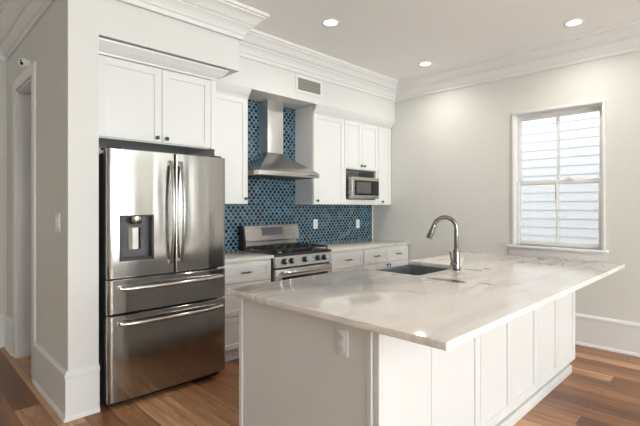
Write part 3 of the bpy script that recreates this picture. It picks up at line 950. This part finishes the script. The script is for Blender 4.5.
bm.faces.new(rings[0]); bm.faces.new(rings[-1])
obj('canopy', bm, 'hood', t)
obj('chimney', box(B(), (cx0, cy, 1.945), (cx1, HB, 2.523), 0.002), 'steelv', t)

# ------------------------------------------------------------ microwave
MX0, MX1, MY, MZ0, MZ1 = 3.975, 4.51, 3.455, 1.472, 1.742
t = thing('microwave', 'stainless steel countertop microwave inside the wall cabinet nook', 'microwave', ((MX0 + MX1) / 2, 3.62, 1.463))
obj('case', box(B(), (MX0 + 0.004, MY + 0.03, MZ0), (MX1 - 0.004, 3.80, MZ1 - 0.002), 0.004), 'steel', t)
for xx in (MX0 + 0.05, MX1 - 0.05):
    for yy in (3.53, 3.76):
        obj('foot', cyl(B(), (xx, yy, 1.4625), (xx, yy, MZ0 + 0.002), 0.012), 'dark', t)
dd = obj('door', box(B(), (MX0, MY, MZ0), (MX1, MY + 0.032, MZ1), 0.008, 3), 'steel', t)
obj('door_glass', box(B(), (MX0 + 0.045, MY - 0.003, MZ0 + 0.045), (MX1 - 0.006, MY + 0.004, MZ1 - 0.04), 0.006), 'blackglass', dd)
obj('window', box(B(), (MX0 + 0.08, MY - 0.005, MZ0 + 0.068), (MX0 + 0.36, MY, MZ1 - 0.062), 0.004), 'greyglass', dd)
cpd = obj('control_panel', box(B(), (MX0 + 0.385, MY - 0.0045, MZ0 + 0.052), (MX1 - 0.012, MY, MZ1 - 0.047), 0.002), 'dark', dd)
obj('badge', box(B(), (MX0 + 0.235, MY - 0.0025, MZ0 + 0.018), (MX0 + 0.285, MY + 0.001, MZ0 + 0.026), 0.001), 'recess', dd)

# ------------------------------------------------------------ island
IX0, IX1, IY0, IY1 = 1.40, 4.14, 1.08, 2.062
t = thing('kitchen_island', 'long white panelled kitchen island in the foreground', 'kitchen island', ((IX0 + IX1) / 2, (IY0 + IY1) / 2, 0))
NX0, NX1, NY0 = 2.48, 3.115, 1.578      # notch that the sink sits in
bm = B()
box(bm, (IX0 + 0.02, IY0 + 0.022, 0.07), (NX0 - 0.03, IY1 - 0.022, 0.883))
box(bm, (NX1 + 0.03, IY0 + 0.022, 0.07), (IX1, IY1 - 0.022, 0.883))
box(bm, (NX0 - 0.03, IY0 + 0.022, 0.07), (NX1 + 0.03, NY0 - 0.05, 0.883))
box(bm, (NX0 - 0.03, NY0 - 0.05, 0.07), (NX1 + 0.03, IY1 - 0.022, 0.62))
obj('body', bm, 'cab', t)
# plain end panel with narrow corner strips
ep = obj('end_panel', box(B(), (IX0 + 0.004, IY0 + 0.026, 0.0), (IX0 + 0.022, IY1 - 0.0, 0.883), 0.001, 1), 'cab', t)
obj('corner_strip', box(B(), (IX0 - 0.004, IY1 - 0.026, 0.0), (IX0 + 0.008, IY1 + 0.002, 0.883), 0.002, 1), 'cab', ep)
obj('corner_strip', box(B(), (IX0 - 0.004, IY0 + 0.03, 0.0), (IX0 + 0.008, IY0 + 0.052, 0.883), 0.002, 1), 'cab', ep)
obj('corner_post', box(B(), (IX0 + 0.004, IY0 - 0.004, 0.0), (IX0 + 0.03, IY0 + 0.024, 0.883), 0.002, 1), 'cab', ep)
xs = [IX0 + 0.034, 1.815, 2.335, 2.775, 3.23, 3.69, IX1]
for i in range(6):
    if i == 0:
        obj('flat_panel', box(B(), (xs[0], IY0, 0.075), (xs[1] - 0.002, IY0 + 0.022, 0.881), 0.0015, 1), 'cab', t)
        continue
    obj('panel_door', shaker(B(), xs[i] + (0.002 if i else 0), xs[i + 1] - 0.002, 0.075, 0.881, IY0, 0.06, 0.022, 0.009), 'cab', t)
obj('base_strip', box(B(), (IX0 + 0.034, IY0 - 0.016, 0.0), (3.99, IY0 + 0.03, 0.066), 0.004), 'cab', t)
obj('plinth', box(B(), (IX0 + 0.03, IY0 + 0.03, 0.0), (3.985, IY1 - 0.07, 0.07)), 'cab', t)
# sink-side doors
for a, b in ((1.40, 1.93), (1.934, 2.445), (2.45, 2.795), (2.80, 3.148), (3.155, 3.63), (3.634, 4.115)):
    zt = 0.61 if 2.44 < a < 3.15 else 0.875
    bm = shaker(B(), -b, -a, 0.11, zt, -(IY1), 0.058)
    for v in bm.verts:
        v.co = Vector((-v.co.x, -v.co.y, v.co.z))
    dd = obj('door', bm, 'cab', t)

# island worktop with the notch for the sink
def slab(poly, z0, z1, bev):
    bm = B()
    prism(bm, poly, 'z', z0, z1)
    bmesh.ops.recalc_face_normals(bm, faces=bm.faces[:])
    ed = [e for e in bm.edges if abs(e.verts[0].co.z - e.verts[1].co.z) < 1e-6]
    bmesh.ops.bevel(bm, geom=ed, offset=bev, segments=3, profile=0.5, affect='EDGES')
    return bm
TX0, TX1, TY0, TY1 = 1.324, 4.15, 0.73, 2.078
def arc(cx, cy, r, a0, a1, n=6):
    return [(cx + r * math.cos(math.radians(a0 + (a1 - a0) * i / n)), cy + r * math.sin(math.radians(a0 + (a1 - a0) * i / n))) for i in range(n + 1)]
r = 0.006
poly = (arc(TX0 + r, TY0 + r, r, 180, 270) + arc(TX1 - r, TY0 + r, r, 270, 360) + arc(TX1 - r, TY1 - r, r, 0, 90)
        + [(NX1, TY1), (NX1, NY0 + 0.03)] + arc(NX1 - 0.03, NY0 + 0.03, 0.03, 0, -90)[1:] + arc(NX0 + 0.03, NY0 + 0.03, 0.03, 270, 180) + [(NX0, TY1)] + arc(TX0 + r, TY1 - r, r, 90, 180))
o = obj('island_worktop', slab(poly, 0.8835, 0.914, 0.004), 'marble', loc=((TX0 + TX1) / 2, (TY0 + TY1) / 2, 0.884))
tag(o, 'thick polished beige marble worktop with grey veins on the island', 'worktop')

# apron-front sink
def rrect(x0, x1, y0, y1, r, n=5):
    return arc(x1 - r, y1 - r, r, 0, 90, n) + arc(x0 + r, y1 - r, r, 90, 180, n) + arc(x0 + r, y0 + r, r, 180, 270, n) + arc(x1 - r, y0 + r, r, 270, 360, n)
sx0, sx1, sy0, sy1 = NX0 - 0.014, NX1 + 0.014, NY0 - 0.016, 2.08
sk = thing('kitchen_sink', 'dark graphite apron-front sink set into the marble island', 'sink', ((sx0 + sx1) / 2, (sy0 + sy1) / 2, 0.64))
bm = B()
loops = []
for (ins, z, rr) in ((0, 0.64, 0.02), (0, 0.880, 0.015), (0.003, 0.8825, 0.014), (0.017, 0.8825, 0.02), (0.020, 0.879, 0.022), (0.022, 0.70, 0.04), (0.04, 0.672, 0.05), (0.08, 0.668, 0.06)):
    loops.append([bm.verts.new((p[0], p[1], z)) for p in rrect(sx0 + ins, sx1 - ins, sy0 + ins, sy1 - ins, rr)])
for i in range(len(loops) - 1):
    n = len(loops[0])
    for j in range(n):
        bm.faces.new((loops[i][j], loops[i][(j + 1) % n], loops[i + 1][(j + 1) % n], loops[i + 1][j]))
bm.faces.new(loops[0]); bm.faces.new(loops[-1])
obj('basin', bm, 'sink', sk)
obj('drain', lathe(B(), ((sx0 + sx1) / 2, 1.80, 0.6675), (0, 0, 1), [(0.045, 0), (0.045, 0.003), (0.03, 0.004), (0.001, 0.002)]), 'chrome', sk)

# faucet
fx, fy = 2.885, 1.515
t = thing('kitchen_faucet', 'tall polished gooseneck kitchen faucet beside the dark sink', 'faucet', (fx, fy, 0.914))
obj('base', lathe(B(), (fx, fy, 0.9142), (0, 0, 1), [(0.029, 0), (0.029, 0.006), (0.025, 0.012), (0.0235, 0.02), (0.0235, 0.13), (0.019, 0.15), (0.016, 0.16), (0.001, 0.161)]), 'chrome', t)
dirv = Vector((-0.71, 0.70, 0))          # swings out over the sink
dirv = Vector((-0.62, 0.78, 0)).normalized()
pts = [(fx, fy, 1.07), (fx, fy, 1.15)]
R = 0.080
for i in range(13):
    a = PI * i / 12 * 0.92
    p = Vector((fx, fy, 1.216)) + dirv * (R - R * math.cos(a)) + Vector((0, 0, R * math.sin(a)))
    pts.append(tuple(p))
nk = obj('spout', tube(B(), pts, 0.0155, 16), 'chrome', t)
e1 = Vector(pts[-1]); dd_ = (e1 - Vector(pts[-2])).normalized()
obj('spray_head', lathe(B(), e1 - dd_ * 0.005, dd_, [(0.0165, 0), (0.0185, 0.008), (0.0175, 0.03), (0.0205, 0.05), (0.0215, 0.098), (0.019, 0.105), (0.001, 0.105)]), 'chrome', t)
sp = e1 + dd_ * 0.055 + Vector((0.35, -0.35, 0.2)).normalized() * 0.017
obj('spray_button', lathe(B(), e1 + dd_ * 0.035 + dirv.cross(Vector((0, 0, 1))) * 0.014, dirv.cross(Vector((0, 0, 1))), [(0.009, 0), (0.009, 0.007), (0.006, 0.009), (0.001, 0.009)]), 'dark', t)
hv = Vector((-0.78, -0.05, 0)).normalized()
bm = cyl(B(), (fx, fy, 0.965), Vector((fx, fy, 0.965)) + hv * 0.072, 0.017, 0.015)
lv = Vector((fx, fy, 0.965)) + hv * 0.062
tube(bm, [lv, lv + hv * 0.012 + Vector((0, 0, 0.025)), lv + hv * 0.028 + Vector((0, 0, 0.06)), lv + hv * 0.04 + Vector((0, 0, 0.09))], [0.010, 0.0085, 0.0065, 0.005], 12)
obj('lever', bm, 'chrome', t)

# outlet on the end of the island
outlet('island_outlet', (IX0 + 0.0035, 1.275, 0.775), 'x-', 'white double outlet on the end panel of the kitchen island', 'outlet')
